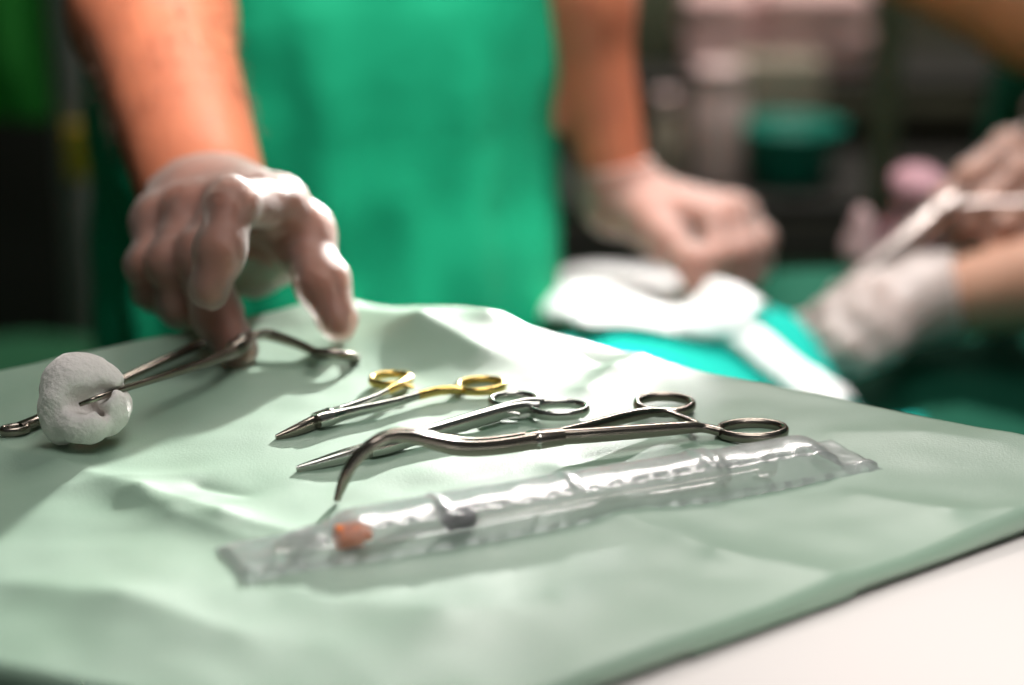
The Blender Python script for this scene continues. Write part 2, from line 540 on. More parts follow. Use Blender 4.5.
# ------------------------------------------------------------------ people
def person(name, label, pos, yaw, shoulders, arms, hands, skin, gown_mat, glove_mats, webs=None, h=.006, glove_h=(.0021, .0021), cuff=(.036, .036), sleeve=.55, glove_grow=(.0012, .0012), armk=(1, 1), wrist_r=(.0275, .0275)):
    """pos: feet centre; yaw: facing (0 = towards -Y). arms: [(shoulder, elbow, wrist)] x2 in world; hands: [H or None]"""
    root = thing(name, label, 'person', (pos[0], pos[1], 0))
    c, s = math.cos(yaw), math.sin(yaw)
    Rm = np.array([[c, s, 0], [-s, c, 0], [0, 0, 1]])     # world -> local
    o = np.array([pos[0], pos[1], 0.0])
    loc = lambda P: (P - o) @ Rm.T
    webs = webs or [(), ()]
    hfs = [hand_sdf(H, -.0008, [q_ for q_ in webs[i] if len(q_) == 4])[0] if H else None for i, H in enumerate(hands)]

    def trunk(L, g=0.0):
        d = ell(L, (0, 0, .95), (.165 + g, .115 + g, .14 + g))
        d = smin(d, ell(L, (0, 0, 1.12), (.145 + g, .105 + g, .18 + g)), .08)
        d = smin(d, ell(L, (0, .005, 1.29), (.165 + g, .115 + g, .18 + g)), .08)
        return d

    def body(P):
        L = loc(P)
        d = trunk(L)
        for sx in (-1, 1):
            leg = smin(cone(L, (.085 * sx, 0, .90), (.095 * sx, -.01, .50), .088, .056), cone(L, (.095 * sx, -.01, .50), (.10 * sx, .02, .09), .057, .036), .03)
            leg = smin(leg, cone(L, (.10 * sx, .035, .045), (.115 * sx, -.16, .03), .038, .028), .03)
            d = smin(d, leg, .04)
        d = smin(d, cone(L, (0, .01, 1.40), (0, -.015, 1.53), .062, .052), .05)
        hd = ell(L, (0, -.02, 1.64), (.074, .094, .112))
        hd = smin(hd, ell(L, (0, -.055, 1.575), (.05, .055, .055)), .03)
        hd = smin(hd, cone(L, (0, -.108, 1.655), (0, -.13, 1.615), .009, .014), .012)          # nose
        for sx in (-1, 1):
            hd = smin(hd, ell(L, (.074 * sx, -.01, 1.635), (.010, .018, .030)), .008)           # ears
            hd = smin(hd, ell(L, (.032 * sx, -.096, 1.675), (.024, .016, .008)), .012)          # brow
            hd = smax(hd, -(np.linalg.norm(L - np.array([.032 * sx, -.118, 1.652]), axis=1) - .014), .008)   # eye socket
        hd = smin(hd, ell(L, (0, -.104, 1.588), (.022, .012, .006)), .006)                      # lips
        hd = smax(hd, -ell(L, (0, -.121, 1.588), (.024, .012, .0022)), .003)
        d = smin(d, hd, .03)
        for i, (sh, el, wr) in enumerate(arms):
            k = armk[i]; wr_r = wrist_r[i]
            a = cone(P, sh, el, .056, .044 * k)
            wd = np.array(wr) - np.array(el)
            m = np.array(el) + wd * .3
            fa = smin(cone(P, el, m, .044 * k, .0465 * k), cone(P, m, wr, .0465 * k, wr_r), .03)
            a = smin(a, fa, .03)
            if hfs[i] is not None:
                a = smin(a, hfs[i](P), .02)
            d = smin(d, a, .03)
        return d

    pts = [np.array(p) for a in arms for p in a] + [p for H in hands if H for v in H.values() for p in v]
    lo = np.minimum(np.min(pts, 0), o + [-.25, -.25, 0]) - .07; hi = np.maximum(np.max(pts, 0), o + [.25, .25, 1.7]) + .07
    lo[2] = -.006
    sdf_obj('body', body, lo, hi, h, skin, root, .03)

    def gown(P):
        L = loc(P)
        z = L[:, 2]; th = np.arctan2(L[:, 1], L[:, 0])
        d = trunk(L, .014)
        t = np.clip((1.25 - z) / .8, 0, 1)
        fold = .010 * t * np.sin(9 * th + 3 * np.sin(4 * z)) + .005 * np.sin(17 * th + 5 * z) * t
        a = .150 + .055 * t; b = .112 + .055 * t
        q = np.sqrt((L[:, 0] / a) ** 2 + (L[:, 1] / b) ** 2)
        sk = (q - 1) * (a * b) / np.sqrt((a * np.sin(th)) ** 2 + (b * np.cos(th)) ** 2) + fold
        sk = np.maximum(sk, np.maximum(z - 1.28, .42 - z))
        d = smin(d, sk, .04)
        for sh, el, wr in arms:
            e = np.array(sh) + (np.array(el) - np.array(sh)) * sleeve
            sl = cone(P, sh, e, .068, .064)
            ax = e - np.array(sh); ax /= np.linalg.norm(ax)
            sl = np.maximum(sl, (P - e) @ ax)
            d = smin(d, sl, .04)
        d = d + vnoise(P * 22) * .004 + vnoise(P * np.array([60, 60, 16])) * .0018
        return np.maximum(d, z - 1.46)
    glo = np.minimum(o + [-.27, -.27, .38], np.min([a[0] for a in arms] + [a[1] for a in arms], 0) - .09)
    ghi = np.maximum(o + [.27, .27, 1.5], np.max([a[0] for a in arms] + [a[1] for a in arms], 0) + .09)
    sdf_obj('gown', gown, glo, ghi, .007, gown_mat, root, .05)

    def trousers(P):
        L = loc(P); d = None
        for sx in (-1, 1):
            g = smin(cone(L, (.085 * sx, 0, .90), (.095 * sx, -.01, .50), .100, .074), cone(L, (.095 * sx, -.01, .50), (.10 * sx, .02, .09), .074, .062), .03)
            d = g if d is None else smin(d, g, .02)
        d = d + vnoise(P * np.array([26, 26, 12])) * .005
        return np.maximum(np.maximum(d, L[:, 2] - .62), .075 - L[:, 2])
    sdf_obj('trousers', trousers, o + [-.24, -.24, .05], o + [.24, .24, .66], .008, gown_mat, root, .03)
    for sx in (-1, 1):
        def clog(P, sx=sx):
            L = loc(P)
            d = smin(cone(L, (.10 * sx, .045, .045), (.117 * sx, -.165, .036), .049, .043), ell(L, (.11 * sx, -.06, .045), (.052, .13, .052)), .03)
            return np.maximum(np.maximum(d, .002 - L[:, 2]), L[:, 2] - .085)
        cc = o + np.array([.11 * sx, -.06, 0]) @ Rm
        sdf_obj('clog', clog, cc + [-.20, -.20, -.01], cc + [.20, .20, .11], .006, MT['cap'], root, .03)

    def cap(P):
        L = loc(P)
        return np.maximum(ell(L, (0, -.012, 1.655), (.084, .104, .112)) + vnoise(P * 40) * .002, (1.672 - .25 * (L[:, 1] + .1)) - L[:, 2])

    def mask(P):
        L = loc(P)
        d = np.abs(smin(ell(L, (0, -.055, 1.578), (.060, .070, .066)), cone(L, (0, -.108, 1.655), (0, -.13, 1.615), .016, .020), .03)) - .002
        return np.maximum(np.maximum(d, L[:, 1] + .045), L[:, 2] - 1.645)
    hl = o + np.array([-.13, -.17, 1.48]); hh = o + np.array([.13, .17, 1.79])
    sdf_obj('surgical_cap', cap, hl, hh, .006, MT['cap'], root)
    sdf_obj('face_mask', mask, hl, hh, .004, MT['mask'], root)
    for i, H in enumerate(hands):
        if H and glove_mats[i] is not None:
            glove_obj(H, arms[i][1], glove_mats[i], root, webs[i], glove_grow[i], glove_h[i], cuff[i], seed=i * 3.3 + pos[0], wr_r=wrist_r[i])
    return root, lambda P: body(P)


# ================================================================== THE SETTING
struct(box('floor', (0.3, 1.6, -.05), (5.2, 5.8, .1), MT['floor'], bevel=0))
struct(box('wall_back', (0.3, 4.45, 1.4), (5.2, .1, 3.0), MT['wall'], bevel=0))
struct(box('wall_left', (-2.35, 1.6, 1.4), (.1, 5.6, 3.0), MT['wall'], bevel=0))
struct(box('baseboard_back', (0.3, 4.39, .06), (5.2, .02, .12), MT['dark'], bevel=.004))

# ================================================================== INSTRUMENT TABLE, TRAY, SHEET, DRAPE
flat = lambda v: Vector((v.x, v.y, 0))
FA, BC = flat(gz(335, 298, .906)), flat(gz(1151, 452, .907))
AD, CD = flat(gz(-682, 527, .9)), flat(gz(385, 741, .9))


def quad(s, t):
    return FA * ((1 - s) * (1 - t)) + AD * (s * (1 - t)) + BC * ((1 - s) * t) + CD * (s * t)


def slab(name, s0, s1, t0, t1, z0, z1, mat, parent=None, bevel=.004):
    bm = bmesh.new()
    c = [quad(s0, t0), quad(s1, t0), quad(s1, t1), quad(s0, t1)]
    lo = [bm.verts.new((p.x, p.y, z0)) for p in c]; up = [bm.verts.new((p.x, p.y, z1)) for p in c]
    bm.faces.new(lo[::-1]); bm.faces.new(up)
    for i in range(4): bm.faces.new((lo[i], lo[(i + 1) % 4], up[(i + 1) % 4], up[i]))
    if bevel: bmesh.ops.bevel(bm, geom=bm.edges[:], offset=bevel, segments=2, affect='EDGES')
    return link_bm(name, bm, mat, parent, True, 35)


ctr = quad(.5, .85)
tb = thing('instrument_table', 'wooden trolley table under the white sheet and the green draped tray', 'table', (ctr.x, ctr.y, 0))
slab('tabletop', .03, .97, .03, 1.80, .864, .889, MT['wood'], tb)
for s_, t_ in ((.08, .08), (.92, .08), (.08, 1.74), (.92, 1.74)):
    p = quad(s_, t_)
    lathe('leg', (p.x, p.y, .05), (p.x, p.y, .864), [(0, .016), (.02, .018), (.80, .018), (.814, .024)], MT['grey_paint'], tb)
    wv, wf = lathe_geo((p.x - .012, p.y, .026), (p.x + .012, p.y, .026), [(0, .018), (.004, .0255), (.02, .0255), (.024, .018)])
    link('caster', wv, wf, MT['black'], tb)

# white sheet over the trolley, beyond the drape's near edge
V, Fc = [], []
NS, NTT = 70, 70
for i in range(NS + 1):
    for j in range(NTT + 1):
        s = -.0 + 1.0 * i / NS; t = .88 + (1.56 - .88) * j / NTT
        p = quad(.02 + s * .96, t)
        k = min(1, max(0, (t - 1.0) / .05))
        z = .8895 + k * (.002 + .003 * mnoise.noise(Vector((p.x * 9, p.y * 9, 1))) + .002 * math.sin(34 * (p.x * .8 - p.y * .6) + 2 * mnoise.noise(p * 6)))
        V.append((p.x, p.y, max(z, .8895)))
for i in range(NS):
    for j in range(NTT):
        a = i * (NTT + 1) + j
        Fc.append((a, a + 1, a + NTT + 2, a + NTT + 1))
o = link('white_sheet', V, Fc, MT['white_sheet'])
md = o.modifiers.new('thick', 'SOLIDIFY'); md.thickness = .0012; md.offset = 1
tag(o, 'white sheet spread on the trolley beyond the near edge of the green drape', 'sheet')

tray = tag(slab('instrument_tray', .015, .985, .015, .985, .8910, .8975, MT['steel'], None, .003), 'flat steel tray hidden under the pale green drape', 'tray')


def seg_d(p, a, b):
    ab = b - a; t = max(0, min(1, (p - a).dot(ab) / ab.dot(ab)))
    return (p - a - ab * t).length, t


CREASES = []                              # (a, b, amplitude, width)


def crease(pts, amp, wd):
    P = [gz(x, y, TT) for x, y in pts]
    for a, b in zip(P, P[1:]):
        CREASES.append((Vector((a.x, a.y, 0)), Vector((b.x, b.y, 0)), amp, wd))


crease([(0, 452), (60, 470), (140, 497), (220, 520), (300, 540)], .0020, .010)
crease([(0, 500), (60, 492), (130, 484), (190, 478)], .0010, .012)
crease([(140, 497), (175, 520), (260, 545)], .0010, .010)
crease([(130, 500), (170, 512), (200, 505), (235, 500)], .0008, .008)
crease([(200, 488), (240, 497)], -.0018, .006)
crease([(620, 522), (720, 560), (830, 580)], .0022, .010)
crease([(860, 500), (950, 520), (1010, 515)], .0020, .012)
crease([(0, 590), (120, 605), (240, 640)], .0025, .02)
crease([(300, 600), (440, 620), (560, 610)], .0016, .02)
crease([(400, 430), (440, 436), (520, 452)], .0010, .006)
crease([(560, 470), (620, 500), (690, 540)], .0010, .010)
# soft heaves along the far right-hand edge
crease([(350, 318), (420, 345), (480, 368)], .0060, .020)
crease([(430, 322), (490, 345), (560, 362)], .0050, .018)
crease([(588, 396), (615, 380), (640, 368)], .0026, .010)
crease([(520, 350), (600, 372)], -.0040, .014)
crease([(680, 388), (760, 392), (840, 410)], .0010, .018)
crease([(840, 440), (920, 442), (1000, 450)], .0016, .016)


def drape_h(x, y, s, t):
    p = Vector((x, y, 0)); z = 0.0
    for a, b, amp, wd in CREASES:
        d, tt = seg_d(p, a, b)
        if d < wd * 5:
            z += amp * math.exp(-(d / wd) ** 1.3)
    z += .0011 * mnoise.noise(Vector((x * 16, y * 16, 3.1))) + .0006 * mnoise.noise(Vector((x * 45, y * 45, 7.7)))
    # raised lip along the far right-hand side (s near 0): the cloth is tented over the tray's rolled edge
    lip = max(0.0, 1 - s / .21)
    lip = lip * lip * (3 - 2 * lip)
    k = min(1, max(0, (t - .05) / .30))
    z += .0105 * lip * k * (1 - .85 * sm(t, .15, .6)) * (1 + .35 * mnoise.noise(Vector((t * 7, 2.2, 0))))
    lip2 = max(0.0, 1 - t / .10)
    z += .004 * lip2 * lip2
    return z


V, Fc, N1 = [], [], 230
EXT = .05
for i in range(N1 + 1):
    for j in range(N1 + 1):
        s = -EXT + (1 + 2 * EXT) * i / N1; t = -EXT + (1 + 2 * EXT) * j / N1
        sc_, tc_ = min(1, max(0, s)), min(1, max(0, t))
        p = quad(sc_, tc_)
        out = math.hypot((s - sc_) * .43, (t - tc_) * .45)
        wob = .5 + .5 * mnoise.noise(Vector((s * 9, t * 9, 5)))
        z = TT + drape_h(p.x, p.y, sc_, tc_)
        if out > 0:
            dirv = (quad(s, t) - p)
            dirv = dirv.normalized() if dirv.length > 1e-9 else dirv
            ang = min(out / .003, PI / 2)
            ho = .003 * math.sin(ang) + .002 * wob * min(1, out / .02)
            zo = .003 * (1 - math.cos(ang)) + max(0, out - .0047)
            p = p + dirv * ho; z -= zo
            z = max(z, .8925 + .003 * wob) if t > 1 else z
        V.append((p.x, p.y, z))
for i in range(N1):
    for j in range(N1):
        a = i * (N1 + 1) + j
        Fc.append((a, a + 1, a + N1 + 2, a + N1 + 1))
o = link('tray_drape', V, Fc, MT['drape'])
md = o.modifiers.new('thick', 'SOLIDIFY'); md.thickness = .0009; md.offset = -1
tag(o, 'pale green creased drape covering the instrument tray', 'drape')
LIFT = .0005                              # the drape's own waviness under the steel


def gt(px, py, h):
    return np.array(gz(px, py, TT + LIFT + h))


# ================================================================== INSTRUMENTS
UPV = (0, 0, 1)


def path(*p):
    return [gt(*q) for q in p]


# --- long curved dressing forceps
fz = thing('curved_forceps', 'long steel forceps with an S-curved jaw arching up in front, rings apart', 'forceps', gt(538, 445, -.001))
jp = [(337, 500, .002), (341, 487, .007), (348, 471, .0135), (359, 456, .019), (374, 443, .0237), (391, 435.5, .0252), (412, 436, .0235), (437, 442, .019), (460, 446.5, .0150), (490, 446, .0125), (540, 439, .0112)]
jw = [.0011, .0013, .0015, .0016, .0017, .0018, .0019, .0020, .0021, .0022, .0023]
jh = [.0016, .0021, .0024, .0024, .0023, .0023, .0026, .0031, .0034, .0034, .0035]
for sgn in (-1, 1):
    pts = [np.array(gt(*q)) + np.array([.55, -.83, 0]) * 0 + np.array([0.0, -1.0, 0]) * sgn * wv_ * .95 for q, wv_ in zip(jp, jw)]
    sweep('jaw', pts, list(zip([a * .98 for a in jw], jh)), MT['dark_steel'], fz, n=8)
sweep('box_lock', path((524, 441, .0112), (540, 439, .0112), (562, 436.5, .0108)), [(.0046, .0037), (.0050, .0040), (.0044, .0036)], MT['dark_steel'], fz, n=6)
pl = gt(538, 439, .0112)
sweep('joint_seam', path((537.4, 439.2, .0112), (538.6, 439.1, .0112)), [(.0053, .0042)] * 2, MT['steel'], fz, n=1)
lathe('screw', (pl[0], pl[1] - .0046, pl[2]), (pl[0], pl[1] - .0056, pl[2]), [(0, .0016), (.0006, .0016), (.001, .0011)], MT['steel'], fz, 16)
sweep('shank', path((556, 437.5, .0105), (600, 434.5, .0098), (650, 430.5, .0088), (688, 427.5, .0075), (704, 428, .0062), (720, 431.5, .0052)),
      [(.0022, .0034), (.0023, .0033), (.0024, .0031), (.0026, .0026), (.0022, .0020), (.0022, .0020)], MT['dark_steel'], fz, n=8)
sweep('shank', path((556, 435.5, .0108), (590, 427, .0100), (625, 417.5, .0090), (648, 412.5, .0080), (660, 411.5, .0070), (676, 412.5, .0062)),
      [(.0022, .0032), (.0022, .0030), (.0023, .0028), (.0024, .0024), (.0022, .0020), (.0018, .0017)], MT['dark_steel'], fz, n=8)
ring('finger_ring', gt(752, 430.5, .0040), (1, .10, 0), (0, 1, .0), .0148, .0098, .0018, .0024, MT['dark_steel'], fz)
ring('finger_ring', gt(664.5, 404.5, .0048), (1, .05, 0), (0, 1, .03), .0128, .0106, .0018, .0023, MT['dark_steel'], fz)
sweep('ratchet', path((666, 412, .0068), (680, 417, .0062), (691, 421.5, .0058), (697, 423.5, .0058)), [(.0016, .0014), (.0016, .0013), (.0019, .0015), (.0015, .0011)], MT['dark_steel'], fz, n=5)
sweep('ratchet', path((697, 428, .0062), (690, 423, .0045), (680, 419.5, .0040)), [(.0016, .0012), (.0016, .0012), (.0014, .0010)], MT['dark_steel'], fz, n=5)

# --- closed straight haemostat
hm = thing('hemostat_clamp', 'closed straight silver clamp lying between the gold ringed scissors and curved forceps', 'clamp', gt(385, 447, -.001))
for sgn in (-1, 1):
    off = np.array([.30, .95, 0]) * sgn
    pts = [gt(297, 469, .0018) + off * .0006, gt(318, 463.5, .0026) + off * .0011, gt(345, 456.3, .0034) + off * .0016, gt(380, 447.3, .0040) + off * .0018]
    sweep('jaw', pts, [(.0006, .0014), (.0012, .0022), (.0017, .0031), (.0019, .0036)], MT['steel'], hm, n=8)
sweep('box_lock', path((368, 450, .0046), (385, 445.5, .0046), (408, 439, .0046)), [(.0040, .0034), (.0046, .0038), (.0038, .0034)], MT['steel'], hm)
pl = gt(387, 445.2, .0046) + np.array([0, 0, .0036])
lathe('screw', pl - np.array([0, 0, .0006]), pl + np.array([0, 0, .0008]), [(0, .0022), (.0009, .0022), (.0014, .0015)], MT['steel'], hm, 16)
for sgn in (-1, 1):
    off = np.array([.30, .95, 0]) * sgn
    pts = [gt(402, 441, .0046) + off * .0017, gt(440, 430, .0050) + off * .0021, gt(485, 416.5, .0055) + off * .0024, gt(520, 406.5, .0060) + off * .0028,
           gt(541, 404.5, .0058) + off * .0035]
    sweep('shank', pts, [(.0016, .0032), (.0019, .0034), (.0021, .0034), (.0022, .0030), (.0018, .0022)], MT['steel'], hm, n=8)
ring('finger_ring', gt(514, 401.5, .0048), (1, .12, .0), (0, 1, .0), .0106, .0090, .0016, .0024, MT['steel'], hm)
ring('finger_ring', gt(559.5, 409.5, .0048), (1, .12, .0), (0, 1, .0), .0125, .0088, .0016, .0024, MT['steel'], hm)
sweep('ratchet', path((505, 412, .006), (513, 413.5, .0052), (520, 415, .0048)), [(.0014, .0012), (.0014, .0011), (.0010, .0010)], MT['steel'], hm, n=4)

# --- gold-ringed needle holder
nh = thing('needle_holder', 'slender steel needle holder with gold finger rings, nearest the gloved hand', 'needle holder', gt(325, 420, -.001))
for sgn in (-1, 1):
    off = np.array([.42, .90, 0]) * sgn
    pts = [gt(277, 437.3, .0016) + off * .0008, gt(290, 432.3, .0025) + off * .0014, gt(305, 426.3, .0033) + off * .0019, gt(322, 419.3, .0037) + off * .0020]
    sweep('jaw', pts, [(.0009, .0014), (.0015, .0021), (.0020, .0029), (.0020, .0033)], MT['dark_steel'], nh, n=8)
sweep('box_lock', path((316, 421, .0046), (328, 417.5, .0046), (342, 413.5, .0046)), [(.0042, .0034), (.0046, .0036), (.0036, .0030)], MT['steel'], nh)
pl = gt(329, 417.2, .0046) + np.array([0, 0, .0034])
lathe('screw', pl - np.array([0, 0, .0006]), pl + np.array([0, 0, .0008]), [(0, .0021), (.0009, .0021), (.0014, .0014)], MT['steel'], nh, 16)
sweep('shank', path((334, 416.5, .0045), (360, 410.5, .0046), (395, 402.5, .0048), (420, 395, .005)), [(.0020, .0030), (.0019, .0026), (.0016, .0022), (.0016, .0020)], MT['steel'], nh, n=8)
sweep('shank', path((334, 414, .0046), (352, 407, .0052), (374, 398.5, .0060), (388, 391, .0064)), [(.0018, .0028), (.0017, .0024), (.0015, .0020), (.0015, .0018)], MT['steel'], nh, n=8)
for g in (1,):
    sweep('gold_shank', path((418, 395.6, .005), (436, 391.2, .005), (452, 389.8, .005), (462, 390.5, .0046)), [(.0017, .0021), (.0020, .0022), (.0020, .0022), (.0018, .0018)], MT['gold'], nh, n=6)
    sweep('gold_shank', path((387, 391.5, .0064), (397, 386, .0064), (405, 381.5, .0060), (409, 378.5, .0054)), [(.0016, .0019), (.0021, .0022), (.0019, .0020), (.0016, .0016)], MT['gold'], nh, n=6)
ring('finger_ring', gt(481, 385.5, .0040), (1, .35, .0), (0, 1, .0), .0112, .0088, .0016, .0021, MT['gold'], nh)
ring('finger_ring', gt(391, 379.5, .0046), (1, .25, .0), (0, 1, .0), .0094, .0082, .0016, .0021, MT['gold'], nh)
sweep('ratchet', path((400, 384, .006), (408, 386.5, .0055), (414, 387.5, .0052)), [(.0013, .0011), (.0012, .0010), (.0009, .0008)], MT['gold'], nh, n=4)

# --- swab forceps in the gloved hand
sf = thing('swab_forceps', 'open ring handled sponge forceps under the gloved fingers, one tip in the white swab', 'forceps', gt(160, 385, -.001))
sweep('jaw', path((80, 404.5, .0232), (92, 400, .0256), (105, 395.5, .0254), (122, 389.5, .0232), (160, 377.5, .0190), (205, 363, .0150), (234, 351.5, .0122)),
      [(.0008, .0010), (.0010, .0012), (.0011, .0013), (.0012, .0014), (.0014, .0017), (.0018, .0022), (.0024, .0032)], MT['dark_steel'], sf, n=8)
sweep('jaw', path((20, 427, .0040), (36, 421, .0042), (62, 408, .0042), (115, 383.5, .0050), (168, 359, .0062), (205, 343.5, .0085), (240, 343, .0125)),
      [(.0030, .0022), (.0029, .0024), (.0025, .0023), (.0021, .0021), (.0020, .0021), (.0022, .0024), (.0024, .0030)], MT['dark_steel'], sf, n=8)
ring('jaw_tip', gt(15, 429.5, .0036), (.90, .44, 0), (-.44, .90, 0), .0056, .0030, .0014, .0021, MT['dark_steel'], sf)
sweep('box_lock', path((231, 351.5, .0115), (242, 345, .0118), (251, 335.5, .0130)), [(.0034, .0040), (.0042, .0046), (.0026, .0032)], MT['dark_steel'], sf)
pl = gt(242, 345, .0118) + np.array([0, 0, .0043])
lathe('screw', pl - np.array([0, 0, .0006]), pl + np.array([0, 0, .0012]), [(0, .0021), (.0012, .0021), (.0018, .0014)], MT['steel'], sf, 16)
sweep('shank', path((243, 346.5, .0115), (252, 338, .0130), (261, 333.5, .0135), (270, 332.8, .0132), (285, 337.5, .0118), (300, 344, .0100), (313, 350.5, .0085)),
      [(.0018, .0024), (.0017, .0022), (.0016, .0019), (.0015, .0017), (.0015, .0016), (.0016, .0018), (.0017, .0019)], MT['dark_steel'], sf, n=8)
tv = Vector((-.15, math.cos(R(20)), -math.sin(R(20))))
ring('finger_ring', gt(333, 354.5, .0068), (1, 0, -.12), tv, .0108, .0105, .0014, .0021, MT['dark_steel'], sf)
sweep('shank', path((244, 343, .0100), (255, 338, .0085), (268, 337, .0075), (290, 343.5, .0062), (306, 349.5, .0050), (316, 353, .0045)),
      [(.0018, .0020), (.0016, .0018), (.0015, .0016), (.0015, .0015), (.0015, .0015), (.0015, .0015)], MT['dark_steel'], sf, n=8)
ring('finger_ring', gt(337, 356.5, .0050), (1, 0, -.10), tv, .0105, .0105, .0014, .0018, MT['dark_steel'], sf)

# --- white swab
sw_c = gt(84, 399.5, .0205)
E = lambda px, py, dy: np.array(gy(px, py, sw_c[1] + dy))


def swab(P):
    d = ell(P, E(84, 388, .004), (.0165, .015, .0150))
    d = smin(d, ell(P, E(66, 393, .000), (.0105, .013, .0155)), .008)
    d = smin(d, ell(P, E(62, 413, -.004), (.0095, .012, .0140)), .004)
    d = smin(d, ell(P, E(84, 421, -.011), (.0130, .0105, .0095)), .0018)
    d = smin(d, ell(P, E(106, 409, -.004), (.0100, .011, .0120)), .0020)
    d = smin(d, ell(P, E(114, 413, .004), (.0060, .010, .0080)), .005)
    d = smin(d, ell(P, E(107, 399, .007), (.0100, .0095, .0135)), .005)
    # folds pressed in round the steel tip
    d = smax(d, -cone(P, E(78, 405, -.020), E(94, 409, -.006), .0036, .0030), .006)
    d = smax(d, -cone(P, E(100, 409, -.018), E(104, 417, -.004), .0020, .0012), .005)
    d = smax(d, -cone(P, E(76, 386, -.018), E(79, 404, -.012), .0022, .0030), .007)
    S0, S1 = gt(86, 402.5, .0250), gt(134, 385.5, .0222); cv = np.array((0, -.004, .0015))
    d = smax(d, -cone(P, S0 + cv, S1 + cv, .0032, .0022), .005)
    d = d + vnoise(P * 110) * .0010 + vnoise(P * 420) * .0003
    return np.maximum(d, TT + LIFT + .0006 - P[:, 2])


o = sdf_obj('gauze_swab', swab, sw_c - .036, sw_c + .036, .0010, MT['cotton'], None, .006)
tag(o, 'crumpled white cotton swab ball gripped by the forceps on the drape', 'swab')

# --- blister package with the syringe
BL0, BL1 = gt(236, 578, 0), gt(878, 468, 0)
FR0, FR1 = gt(245, 588, 0), gt(886, 471.5, 0)
bax = (FR1 - FR0); BLEN = np.linalg.norm(bax); bax /= BLEN
bsd = np.array([-bax[1], bax[0], 0])     # away from the camera


def bpt(a, v, z):                         # along, across (0 = near rim), up
    return FR0 + bax * a + bsd * v + np.array([0, 0, z])


WB = .040                                 # flange width
NA, NV = 260, 56
V, Fc = [], []


def dome(a, v):
    """height of the moulded bubble"""
    u = a / BLEN
    c0, c1 = .022, BLEN - .019
    if u < .16: hw, hh = .0125, .0090
    elif u < .73: hw, hh = .0150, .0155
    else: hw, hh = .0142, .0150
    for b_ in (.16, .73):                # sloping shoulders between chambers
        pass
    def ss(x): x = max(0, min(1, x)); return x * x * (3 - 2 * x)
    hh = .0070 + .0042 * ss((u - .13) / .05) - .0006 * ss((u - .72) / .02)
    hw = .0125 + .0030 * ss((u - .13) / .05) - .0010 * ss((u - .72) / .02)
    for rb, w_ in ((.715, .010), (.735, .006), (.50, .006), (.30, .006)):
        hh += .0012 * math.exp(-((u - rb) / w_) ** 2); hw += .0006 * math.exp(-((u - rb) / w_) ** 2)
    end = 1.0
    if a < c0 + .012: end = max(0, 1 - ((c0 + .012 - a) / .012) ** 2)
    if a > c1 - .012: end = max(0, 1 - ((a - (c1 - .012)) / .012) ** 2)
    end = math.sqrt(end) if end > 0 else 0
    x = abs(v - WB * .46) / hw
    y_ = math.sqrt(max(0, 1 - x ** 2.6)) if x < 1 else 0
    return hh * y_ * end


for i in range(NA + 1):
    for j in range(NV + 1):
        a = BLEN * i / NA; v = WB * j / NV
        z = .0030 + dome(a, v)
        rim = min(v, WB - v, a, BLEN - a)
        if rim < .0035: z -= .0026 * (1 - rim / .0035)          # turned-down rim
        if .0045 < v < .0075: z += .0012
        if v < .010: z += .00024 * math.sin(a * 620 + 2 * mnoise.noise(Vector((a * 60, 0, 4)))) * (1 + mnoise.noise(Vector((a * 25, 3, 0))))
        z += .0004 * mnoise.noise(Vector((a * 90, v * 120, 0)))
        # pointed outer corner at the far end
        vv = v
        V.append(bpt(a - (.010 * (v / WB) if i == NA else 0) * 1.0, vv, z))
for i in range(NA):
    for j in range(NV):
        a = i * (NV + 1) + j
        Fc.append((a, a + NV + 1, a + NV + 2, a + 1))
bl = link('blister_package', V, Fc, MT['plastic'])
md = bl.modifiers.new('thick', 'SOLIDIFY'); md.thickness = .0005; md.offset = -1
tag(bl, 'clear plastic blister package holding a syringe at the front of the drape', 'package')

sy = thing('syringe', 'clear syringe with orange hub and black stopper sealed inside the blister', 'syringe', bpt(BLEN * .45, WB * .52, .002))
ctr_v, ctr_z = WB * .38, .0068
sp = lambda a: Vector(bpt(a, ctr_v, ctr_z))
aO = .058; aK = .112
lathe('barrel', sp(.0545), sp(.221), [(0, .0026), (.003, .0036), (.006, .0056), (.150, .0056), (.155, .0056), (.156, .0066), (.158, .0066), (.160, .0056)], MT['barrel'], sy)
lathe('needle_hub', sp(.041), sp(.060), [(0, .0030), (.001, .0048), (.010, .0050), (.0115, .0034), (.014, .0034)], MT['orange'], sy)
lathe('needle_cap', sp(.018), sp(.040), [(0, .0012), (.004, .0020), (.019, .0026)], MT['barrel'], sy)
lathe('stopper', sp(.085), sp(.099), [(0, .001), (.003, .0050), (.005, .0053), (.007, .0048), (.010, .0053), (.013, .0053)], MT['rubber'], sy)
lathe('plunger', sp(.099), sp(.238), [(0, .0048), (.002, .0048), (.003, .0028), (.132, .0028), (.133, .0064), (.137, .0064)], MT['barrel'], sy)

# ================================================================== OPERATING TABLE
ot = thing('operating_table', 'operating table under the dark green sheet behind the instrument tray', 'operating table', (.72, 1.5, 0))
box('tabletop', (.80, 1.5, .655), (1.34, .52, .05), MT['grey_paint'], ot, bevel=.01)
box('arm_board', (.05, 1.265, .665), (.24, .15, .03), MT['grey_paint'], ot, bevel=.008)
box('pedestal', (.72, 1.5, .34), (.34, .30, .60), MT['grey_paint'], ot, bevel=.02)
box('base', (.72, 1.5, .03), (.80, .48, .06), MT['grey_paint'], ot, bevel=.015)


